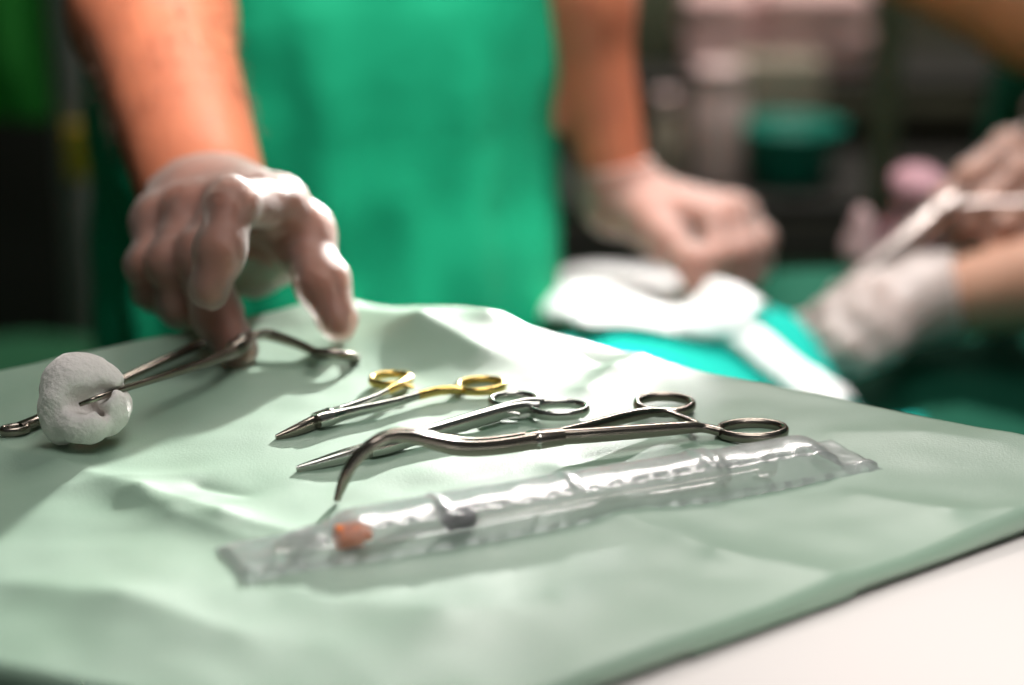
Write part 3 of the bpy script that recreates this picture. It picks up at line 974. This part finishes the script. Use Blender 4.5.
def cloth(name, x0, x1, y0, y1, hfun, mat, n=90, m=90, thick=.0015, inside=None):
    V, Fc = [], []
    for i in range(n + 1):
        for j in range(m + 1):
            x = x0 + (x1 - x0) * i / n; y = y0 + (y1 - y0) * j / m
            V.append(hfun(x, y))
    for i in range(n):
        for j in range(m):
            a = i * (m + 1) + j
            Fc.append((a, a + m + 1, a + m + 2, a + 1))
    o = link(name, V, Fc, mat)
    md = o.modifiers.new('thick', 'SOLIDIFY'); md.thickness = thick; md.offset = 1
    return o


def sheet_h(x, y):
    ex = max(0, .125 - x, x - 1.475); ey = max(0, 1.235 - y, y - 1.765)
    e = max(ex, ey)
    z = .690 + .09 * math.exp(-((y - 1.54) / .14) ** 2) * sm(x, .13, .22) + .006 * mnoise.noise(Vector((x * 7, y * 7, 0)))
    if e > 0: z -= e * 5
    return (x, y, z)


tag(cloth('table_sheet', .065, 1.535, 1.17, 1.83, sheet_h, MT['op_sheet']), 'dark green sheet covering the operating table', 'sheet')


def teal_base(x, y):
    z = .770 + .035 * math.exp(-((y - 1.40) / .10) ** 2 - ((x - .10) / .16) ** 2)
    z += .010 * math.sin(26 * (x * .8 + y) + 3 * mnoise.noise(Vector((x * 5, y * 5, 4)))) * .8
    z += .008 * mnoise.noise(Vector((x * 14, y * 14, 2)))
    # falls away to the sides, down to the sheet
    e = max(sm(x, .20, .27), sm(1.24 - y, .0, .06), sm(y, 1.42, 1.50), sm(-x, -.16, -.10) if y > 1.36 else sm(-x, .04, .10), sm(y, 1.60, 1.74))
    floor_z = sheet_h(min(1.47, max(.13, x)), min(1.76, max(1.24, y)))[2] + .006
    z = z * (1 - e) + floor_z * e if z > floor_z else floor_z
    return z - max(0, -.055 - x) * 6 - max(0, 1.158 - y) * 6


def teal_grid(x, y):
    X = .30 - (.42 - x) / .495 * (.30 - (-.075 + .18 * sm(y, 1.31, 1.37)))
    Y = 1.14 + (y - 1.14) * (.40 - .165 * sm(X, .13, .19)) / .40
    return (X, Y, teal_base(X, Y))


tag(cloth('patient_drape', -.075, .42, 1.14, 1.54, teal_grid, MT['teal'], 110, 130), 'bright teal surgical drape heaped on the operating table', 'drape')


def teal_px(px, py):
    z = .80
    for _ in range(12):
        p = gz(px, py, z); z = .6 * z + .4 * (teal_base(p.x, p.y) + .004)
    return gz(px, py, z)


def gauze(name, top, bot, label, n=60, m=24, lift=.008, amp=.006):
    """a cloth between an upper (far) and a lower (near) outline, lying on the teal drape"""
    T = catmull([np.array(teal_px(*p)) for p in top], 12); B_ = catmull([np.array(teal_px(*p)) for p in bot], 12)
    T = T[np.linspace(0, len(T) - 1, n + 1).astype(int)]; B_ = B_[np.linspace(0, len(B_) - 1, n + 1).astype(int)]
    V, Fc = [], []
    for i in range(n + 1):
        for j in range(m + 1):
            v = j / m; p = B_[i] * (1 - v) + T[i] * v
            z = max(teal_base(p[0], p[1]) + .004, p[2]) + lift * math.sin(PI * v) ** .5 + amp * (.5 + .5 * mnoise.noise(Vector((p[0] * 22, p[1] * 22, 8))))
            V.append((p[0], p[1], z))
    for i in range(n):
        for j in range(m):
            a = i * (m + 1) + j
            Fc.append((a, a + m + 1, a + m + 2, a + 1))
    o = link(name, V, Fc, MT['gauze'])
    md = o.modifiers.new('thick', 'SOLIDIFY'); md.thickness = .0018; md.offset = 1
    return tag(o, label, 'gauze')


gauze('gauze_cloth', [(525, 300), (570, 282), (620, 276), (668, 286), (712, 296), (742, 306), (768, 322)], [(515, 326), (570, 328), (620, 332), (670, 338), (710, 345), (735, 348), (745, 352)],
      'large brightly lit white gauze cloth on the teal drape below the far hand', amp=.010, lift=.015)
gauze('gauze_strip', [(722, 312), (752, 330), (782, 352), (812, 376), (842, 402), (870, 425)], [(706, 330), (730, 348), (756, 368), (782, 388), (808, 410), (832, 430)],
      'narrow white gauze strip running down over the teal drape to the tray', amp=.004)

# ================================================================== PEOPLE
# the person reaching for the swab forceps
HA = hand_points({
    'wrist': [(208, 213, 1.088)],
    'index': [(276, 204, 1.000), (231, 204, .948), (220, 250, .928), (209, 288, .921)],
    'middle': [(232, 205, 1.005), (199, 254, .981), (218, 315, .963), (236, 349, .947)],
    'ring': [(190, 210, 1.012), (168, 262, .985), (178, 304, .987), (198, 318, .998)],
    'pinky': [(157, 222, 1.024), (146, 264, 1.000), (153, 293, 1.003), (172, 308, 1.012)],
    'thumb': [(268, 230, 1.055), (303, 237, 1.014), (322, 283, .985), (338, 321, .972)],
})
wv = lambda px, py, y: np.array(gy(px, py, y))
webA = [(wv(235, 235, 1.06), wv(262, 265, 1.045), .020, .013, 'film'), (wv(262, 258, 1.04), wv(305, 250, 1.02), .015, .012, 'film'), (wv(240, 262, 1.045), wv(195, 250, 1.045), .016, .016, 'film'),
        (wv(205, 215, 1.07), wv(185, 255, 1.035), .024, .018), (wv(212, 206, 1.06), wv(230, 204, 1.02), .022, .014), (wv(190, 212, 1.05), wv(165, 225, 1.035), .020, .014),
        (wv(240, 204, 1.05), wv(272, 205, 1.01), .020, .013), (wv(282, 208, 1.01), wv(298, 228, 1.012), .010, .011)]
HA2 = hand_points({
    'wrist': [(618, 197, 1.530)],
    'index': [(712, 222, 1.465), (716, 258, 1.435), (706, 285, 1.430), (694, 302, 1.440)],
    'middle': [(728, 214, 1.485), (738, 254, 1.450), (731, 282, 1.445), (720, 299, 1.450)],
    'ring': [(738, 212, 1.505), (753, 248, 1.475), (748, 276, 1.470), (739, 292, 1.475)],
    'pinky': [(744, 214, 1.530), (762, 240, 1.505), (758, 262, 1.500), (751, 278, 1.505)],
    'thumb': [(645, 220, 1.490), (668, 244, 1.455), (690, 262, 1.430), (702, 284, 1.422)],
})
eA = np.array(gy(132, -55, 1.330)); shA = np.array((-.315, 1.50, 1.36))
eA2 = np.array(gy(566, -90, 1.550)); shA2 = np.array((.025, 1.545, 1.36))
person('person', 'surgeon in a bright green gown reaching a gloved hand towards the swab forceps', (-.147, 1.545), 0, None,
       [(shA, eA, np.array(gy(207, 206, 1.093))), (shA2, eA2, np.array(gy(618, 197, 1.530)))], [HA, HA2], MT['skin_tan'], MT['gown'],
       [MT['glove'], MT['glove']], [webA, ()], h=.0058, glove_h=(.0017, .003), cuff=(.000, .030), sleeve=.62, armk=(.99, .74), wrist_r=(.036, .0255))

# short hairs on the bare forearm
pA = [o_ for o_ in sc.objects if o_.name == 'person'][0]
aw = np.array(gy(207, 206, 1.093)); V, Fc = [], []
rng = random.Random(3)
adir = (aw - eA) / np.linalg.norm(aw - eA)
e1 = np.cross(adir, (0, 0, 1.0)); e1 /= np.linalg.norm(e1); e2 = np.cross(e1, adir)
for k in range(900):
    t = rng.uniform(.12, .80); an = rng.uniform(0, 2 * PI)
    rr = (.045 + (.0475 - .045) * t / .3) if t < .3 else (.0475 + (.036 - .0475) * (t - .3) / .7)
    nrm = e1 * math.cos(an) + e2 * math.sin(an); tg = -e1 * math.sin(an) + e2 * math.cos(an)
    p0 = eA + (aw - eA) * t + nrm * (rr - .001); L_ = rng.uniform(.009, .018)
    d_ = adir * rng.uniform(.5, .9) + nrm * rng.uniform(.35, .75) + tg * rng.uniform(-.5, .5)
    p1 = p0 + d_ * L_ * .55; p2 = p1 + (d_ - nrm * .35) * L_ * .45
    b0 = len(V); r_ = .0002
    for p_, q_ in ((p0, 1), (p1, .8), (p2, .2)):
        for c_, s_ in ((1, 0), (-.5, .87), (-.5, -.87)):
            V.append(p_ + (tg * c_ + nrm * s_) * r_ * q_)
    for a_ in (0, 3):
        for c_ in range(3):
            Fc.append((b0 + a_ + c_, b0 + a_ + (c_ + 1) % 3, b0 + a_ + 3 + (c_ + 1) % 3, b0 + a_ + 3 + c_))
ah = link('arm_hair', V, Fc, MT['hair'], pA); ah['kind'] = 'stuff'

# the person operating at the right
HB = hand_points({
    'wrist': [(925, 300, 1.430)],
    'index': [(862, 296, 1.405), (828, 316, 1.395), (804, 331, 1.400), (786, 343, 1.405)],
    'middle': [(862, 316, 1.390), (832, 336, 1.380), (810, 347, 1.385), (792, 354, 1.392)],
    'ring': [(870, 333, 1.380), (846, 349, 1.370), (826, 357, 1.372), (810, 361, 1.380)],
    'pinky': [(884, 345, 1.380), (864, 357, 1.370), (848, 362, 1.370), (835, 364, 1.378)],
    'thumb': [(905, 281, 1.435), (876, 282, 1.430), (846, 300, 1.425), (818, 320, 1.420)],
})
HB2 = hand_points({
    'wrist': [(1078, 178, 1.540)],
    'index': [(1008, 146, 1.520), (968, 178, 1.500), (945, 203, 1.492), (927, 227, 1.486)],
    'middle': [(1020, 172, 1.500), (985, 206, 1.480), (970, 226, 1.478), (955, 240, 1.480)],
    'ring': [(1034, 198, 1.490), (1002, 226, 1.470), (990, 242, 1.470), (978, 252, 1.626)],
    'pinky': [(1046, 218, 1.490), (1020, 240, 1.470), (1008, 252, 1.472), (997, 259, 1.478)],
    'thumb': [(1050, 170, 1.565), (1004, 182, 1.560), (966, 204, 1.540), (938, 224, 1.520)],
})
shB = np.array((.62, 1.14, 1.33)); eB = np.array((.60, 1.33, .86))
shB2 = np.array((.80, .86, 1.33)); eB2 = np.array((.70, 1.26, 1.12))
# left arm (towards the far side) carries the white-gloved hand, right arm the bare hand
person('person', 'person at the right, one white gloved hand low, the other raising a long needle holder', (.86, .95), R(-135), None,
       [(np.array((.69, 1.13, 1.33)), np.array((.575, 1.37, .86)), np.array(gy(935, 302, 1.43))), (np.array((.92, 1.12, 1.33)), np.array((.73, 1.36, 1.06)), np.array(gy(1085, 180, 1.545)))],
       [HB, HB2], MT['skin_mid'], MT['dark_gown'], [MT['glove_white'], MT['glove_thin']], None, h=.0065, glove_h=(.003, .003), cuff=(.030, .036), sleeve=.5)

# far assistant whose forearm crosses the top right corner
shC = np.array((.86, 2.10, 1.32))
HC = None
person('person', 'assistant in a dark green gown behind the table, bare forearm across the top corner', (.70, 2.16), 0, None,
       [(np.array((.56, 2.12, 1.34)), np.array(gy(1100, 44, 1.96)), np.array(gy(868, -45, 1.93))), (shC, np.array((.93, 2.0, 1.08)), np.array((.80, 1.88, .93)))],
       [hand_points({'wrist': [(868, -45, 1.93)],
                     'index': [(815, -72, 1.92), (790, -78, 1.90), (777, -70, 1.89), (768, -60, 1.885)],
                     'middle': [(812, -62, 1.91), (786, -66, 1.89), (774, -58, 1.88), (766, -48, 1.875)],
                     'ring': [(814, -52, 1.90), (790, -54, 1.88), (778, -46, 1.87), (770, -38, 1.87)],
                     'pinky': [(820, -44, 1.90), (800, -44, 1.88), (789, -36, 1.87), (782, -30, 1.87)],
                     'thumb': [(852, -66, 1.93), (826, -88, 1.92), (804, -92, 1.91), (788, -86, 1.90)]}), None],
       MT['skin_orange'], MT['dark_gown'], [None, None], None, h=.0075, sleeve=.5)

# long needle holder held over the operation
ni = thing('long_needle_holder', 'long steel needle holder held over the patient by the person at the right', 'needle holder', gy(875, 270, 1.47))
q = lambda *a: np.array(gy(*a))
up_ = (0, -.3, 1)
for sgn in (-1, 1):
    o_ = np.array([.55, .2, .80]) * sgn * .0042
    sweep('jaw', [q(803, 328, 1.400) + o_ * .3, q(850, 286, 1.420) + o_, q(900, 246, 1.436) + o_ * 1.2, q(940, 212, 1.452) + o_], [(.0032, .0032), (.0062, .0062), (.0085, .0080), (.0085, .0080)], MT['worn_steel'], ni, up=up_)
sweep('box_lock', [q(924, 226, 1.450), q(940, 212, 1.452), q(956, 199, 1.455)], [(.0085, .0085), (.0095, .0095), (.007, .007)], MT['worn_steel'], ni, up=up_)
pp = q(940, 211, 1.440)
lathe('screw', pp, pp + np.array([0, -.004, .0013]), [(0, .0045), (.002, .0045), (.0038, .002)], MT['worn_steel'], ni, 16)
sweep('shank', [q(948, 206, 1.453), q(985, 203, 1.450), q(1020, 204, 1.446), q(1050, 205, 1.442)], [(.0036, .0034), (.003, .003), (.003, .003), (.003, .003)], MT['worn_steel'], ni, up=up_)
sweep('shank', [q(948, 206, 1.456), q(970, 184, 1.50), q(1000, 152, 1.53), q(1026, 126, 1.54)], [(.004, .004), (.004, .004), (.0036, .0036), (.0036, .0036)], MT['worn_steel'], ni, up=up_)
ring('finger_ring', q(1074, 206, 1.440), (1, 0, 0), (0, .3, 1), .0165, .0125, .0022, .003, MT['worn_steel'], ni)
ring('finger_ring', q(1046, 108, 1.545), (.8, 0, .6), (-.6, .3, .8), .0165, .0125, .0022, .003, MT['worn_steel'], ni)

# ================================================================== BACKGROUND
cart = thing('supply_cart', 'dark supply cart with packages standing on its shelves against the back', 'cart', (.36, 2.85, 0))
for z, yc, dp in ((.16, 2.75, .62), (.615, 2.75, .62), (.715, 2.90, .32)):
    box('shelf', (.36, yc, z), (.78, dp, .02), MT['dark'], cart)
for x in (-.01, .73):
    for y, ht in ((2.47, .565), (3.03, .75)):
        lathe('post', (x, y, .05), (x, y, .80), [(0, .012), (ht, .012)], MT['olive'], cart, 12)
        wv_, wf_ = lathe_geo((x - .01, y, .026), (x + .01, y, .026), [(0, .02), (.003, .0255), (.017, .0255), (.02, .02)], 16)
        link('caster', wv_, wf_, MT['black'], cart)


def bundle(name, c, s, mat, label, cat, seed, group=None):
    """soft folded pack"""
    c = np.array(c, float); s = np.array(s, float)

    def f(P):
        q_ = np.abs(P - c) - s / 2 + .02
        d = np.linalg.norm(np.maximum(q_, 0), axis=1) + np.minimum(q_.max(1), 0) - .02
        lay = np.sin((P[:, 2] - c[2]) * 130) * .003
        return np.maximum(d + vnoise(P * 18 + seed) * .008 + lay, c[2] - s[2] / 2 - P[:, 2])
    return tag(sdf_obj(name, f, c - s / 2 - .04, c + s / 2 + .04, .006, mat), label, cat, group)


def zat(px, py, y):
    return gy(px, py, y)


p = zat(812, 30, 2.86); bundle('folded_blanket', (p.x, p.y, .726 + .06), (.145, .16, .12), MT['pink'], 'pale pink folded cloth bundle on the cart top, beside the pole', 'cloth', 1.0)
p = zat(718, 30, 2.88); bundle('cloth_pack', (p.x, p.y, .726 + .055), (.10, .14, .11), MT['pink'], 'duller pink cloth pack on the cart top, left of the pale bundle', 'cloth', 5.0)
p = zat(718, 140, 2.54)
t_ = thing('jar', 'pale pinkish jar with a lid on the middle cart shelf', 'jar', (p.x, p.y, .626))
lathe('container', (p.x, p.y, .626), (p.x, p.y, .95), [(0, .032), (.005, .036), (.11, .036), (.125, .028), (.13, .028)], MT['pale'], t_)
lathe('lid', (p.x, p.y, .756), (p.x, p.y, .95), [(0, .032), (.004, .033), (.022, .033), (.026, .028)], MT['pale'], t_)
p = zat(665, 165, 2.54)
t_ = thing('bottle', 'small beige bottle beside the pale jar on the cart', 'bottle', (p.x, p.y, .626))
lathe('container', (p.x, p.y, .626), (p.x, p.y, .95), [(0, .022), (.004, .025), (.07, .025), (.09, .012), (.10, .012)], MT['beige'], t_)
lathe('lid', (p.x, p.y, .726), (p.x, p.y, .95), [(0, .014), (.018, .014), (.02, .012)], MT['pale'], t_)
p = zat(788, 165, 2.55)
V, Fc = lathe_geo((p.x, p.y, .626), (p.x, p.y, .80), [(0, .045), (.004, .05), (.07, .068), (.075, .073), (.078, .070), (.072, .064), (.01, .046)], 32)
tag(link('basin', V, Fc, MT['teal_plastic']), 'round teal plastic basin on the middle cart shelf', 'basin')
p = zat(775, 128, 2.68); tag(box('cardboard_box', (p.x, 2.69, .626 + .07), (.12, .09, .14), MT['beige'], bevel=.006), 'beige cardboard box behind the teal basin on the cart shelf', 'box')
p = zat(700, 205, 2.72); tag(box('dark_case', (p.x + .08, 2.74, .171 + .11), (.34, .26, .22), MT['dark'], bevel=.02), 'dark case on the lowest shelf of the cart', 'case')
pb = zat(640, 80, 2.9); tag(box('olive_box', (pb.x, 2.9, .726 + .07), (.10, .08, .14), MT['olive'], bevel=.008), 'dull olive box at the left end of the cart top', 'box')

pole_p = zat(886, 100, 2.32)
iv = thing('drip_stand', 'dark olive upright drip stand pole behind the operating table', 'stand', (pole_p.x, 2.32, 0))
lathe('pole', (pole_p.x, 2.32, .07), (pole_p.x, 2.32, 1.95), [(0, .0165), (.95, .0165), (.955, .011), (1.88, .011)], MT['olive'], iv)
for k in range(5):
    a = 2 * PI * k / 5
    e = np.array((pole_p.x + .22 * math.cos(a), 2.32 + .22 * math.sin(a), .045))
    sweep('leg', [np.array((pole_p.x, 2.32, .09)), np.array((pole_p.x + .12 * math.cos(a), 2.32 + .12 * math.sin(a), .075)), e], [(.013, .013)] * 3, MT['olive'], iv)
    lathe('caster', (e[0] - .008, e[1], .024), (e[0] + .008, e[1], .024), [(0, .02), (.003, .0235), (.013, .0235), (.016, .02)], MT['black'], iv, 14)
for sx in (-1, 1):
    sweep('hook', [np.array((pole_p.x, 2.32, 1.93)), np.array((pole_p.x + .08 * sx, 2.32, 1.95)), np.array((pole_p.x + .11 * sx, 2.32, 1.99))], [(.005, .005)] * 3, MT['olive'], iv)

# packs lying on the covered mound of the operating table
p = gy(918, 185, 1.60); zb = sheet_h(p.x, 1.60)[2] + .0015
bundle('rose_pack', (p.x, 1.60, zb + .045), (.044, .060, .094), MT['rose'], 'rose pink pack on the dark green sheet beyond the raised needle holder', 'pack', 3.0)
p2 = gy(862, 210, 1.60); zb = sheet_h(p2.x, 1.60)[2] + .0015
bundle('pale_pack', (p2.x, 1.60, zb + .030), (.030, .050, .060), MT['dusty'], 'small pale pink pack left of the rose pack', 'pack', 8.0)

# left background
g = zat(68, 60, 2.30)
st = thing('monitor_stand', 'grey upright stand post at the far left carrying a yellow tag', 'stand', (g.x, 2.30, 0))
lathe('pole', (g.x, 2.30, .05), (g.x, 2.30, 1.40), [(0, .02), (1.35, .02)], MT['grey_paint'], st)
lathe('base', (g.x, 2.30, 0), (g.x, 2.30, .06), [(0, .13), (.012, .13), (.03, .11), (.05, .03)], MT['grey_paint'], st, 32)
box('arm_bracket', (g.x + .005, 2.29, 1.15), (.06, .05, .16), MT['grey_paint'], st, bevel=.01)
gy_ = zat(82, 152, 2.27)
tgo = box('yellow_tag', (gy_.x - .002, 2.272, gy_.z), (.032, .014, .062), MT['yellow'], st, bevel=.004)
tgo['label'] = 'yellow tag'
gb = zat(14, 62, 2.5)
rack = thing('coat_rack', 'dark rail stand at the far left with a green cloth hanging on it', 'rack', (gb.x - .05, 2.55, 0))
for sx in (-.28, .18):
    lathe('post', (gb.x + sx - .02, 2.55, .0), (gb.x + sx - .02, 2.55, 1.25), [(0, .05), (.01, .05), (.015, .012), (1.22, .012)], MT['dark'], rack, 16)
lathe('rail', (gb.x - .32, 2.55, 1.22), (gb.x + .18, 2.55, 1.22), [(0, .012), (.50, .012)], MT['dark'], rack, 16)
gcx, gcz = gb.x - .01, gb.z


def hang(P):
    x = P[:, 0] - gcx; y = P[:, 1] - 2.535; z = P[:, 2]
    f_ = .012 * np.sin(x * 60 + 2 * np.sin(z * 9)) + vnoise(P * 14) * .010
    qd = np.stack([np.abs(x) - .11, np.abs(y + f_) - .020, np.abs(z - (gcz + .055)) - .125], 1)
    return np.linalg.norm(np.maximum(qd, 0), axis=1) + np.minimum(qd.max(1), 0) - .008


tag(sdf_obj('hanging_cloth', hang, (gcx - .16, 2.46, gcz - .12), (gcx + .16, 2.61, gcz + .23), .006, MT['lime']), 'bright green cloth hanging on the rail at the far left', 'cloth')
cb = thing('cabinet', 'near black equipment cabinet standing at the far left', 'cabinet', (-.82, 2.95, 0))
box('body', (-.82, 2.98, .41), (.70, .40, .78), MT['dark'], cb, bevel=.01)
for sx in (-1, 1):
    dd = box('door', (-.82 + sx * .172, 2.772, .41), (.33, .016, .70), MT['dark'], cb, bevel=.004)
    box('handle', (-.82 + sx * .03, 2.756, .50), (.012, .016, .12), MT['grey_paint'], dd, bevel=.003)
gs = zat(30, 400, 1.90)
gs_y = 1.95
stl = thing('round_stool', 'low round steel stool at the far left under a green cloth', 'stool', (gs.x - .05, gs_y, 0))
lathe('seat', (gs.x - .05, gs_y, gs.z - .05), (gs.x - .05, gs_y, gs.z), [(0, .15), (.006, .16), (.035, .16), (.042, .15)], MT['dark'], stl, 32)
for k in range(4):
    a = 2 * PI * k / 4 + .6
    sweep('leg', [np.array((gs.x - .05 + .11 * math.cos(a), gs_y + .11 * math.sin(a), gs.z - .045)), np.array((gs.x - .05 + .17 * math.cos(a), gs_y + .17 * math.sin(a), .011))], [(.011, .011)] * 2, MT['grey_paint'], stl, n=4)


def stool_cloth(x, y):
    r = math.hypot(x - (gs.x - .05), y - gs_y)
    th = math.atan2(y - gs_y, x - (gs.x - .05))
    z = gs.z + .0015 + .003 * mnoise.noise(Vector((x * 20, y * 20, 0)))
    if r > .166:
        z -= (r - .166) * 4.5 + .01 * math.sin(th * 9) * (r - .166) * 20
    return (x, y, z)


tag(cloth('stool_cloth', gs.x - .24, gs.x + .14, gs_y - .19, gs_y + .19, stool_cloth, MT['green_cloth'], 60, 60), 'green cloth spread over the low stool at the far left', 'cloth')
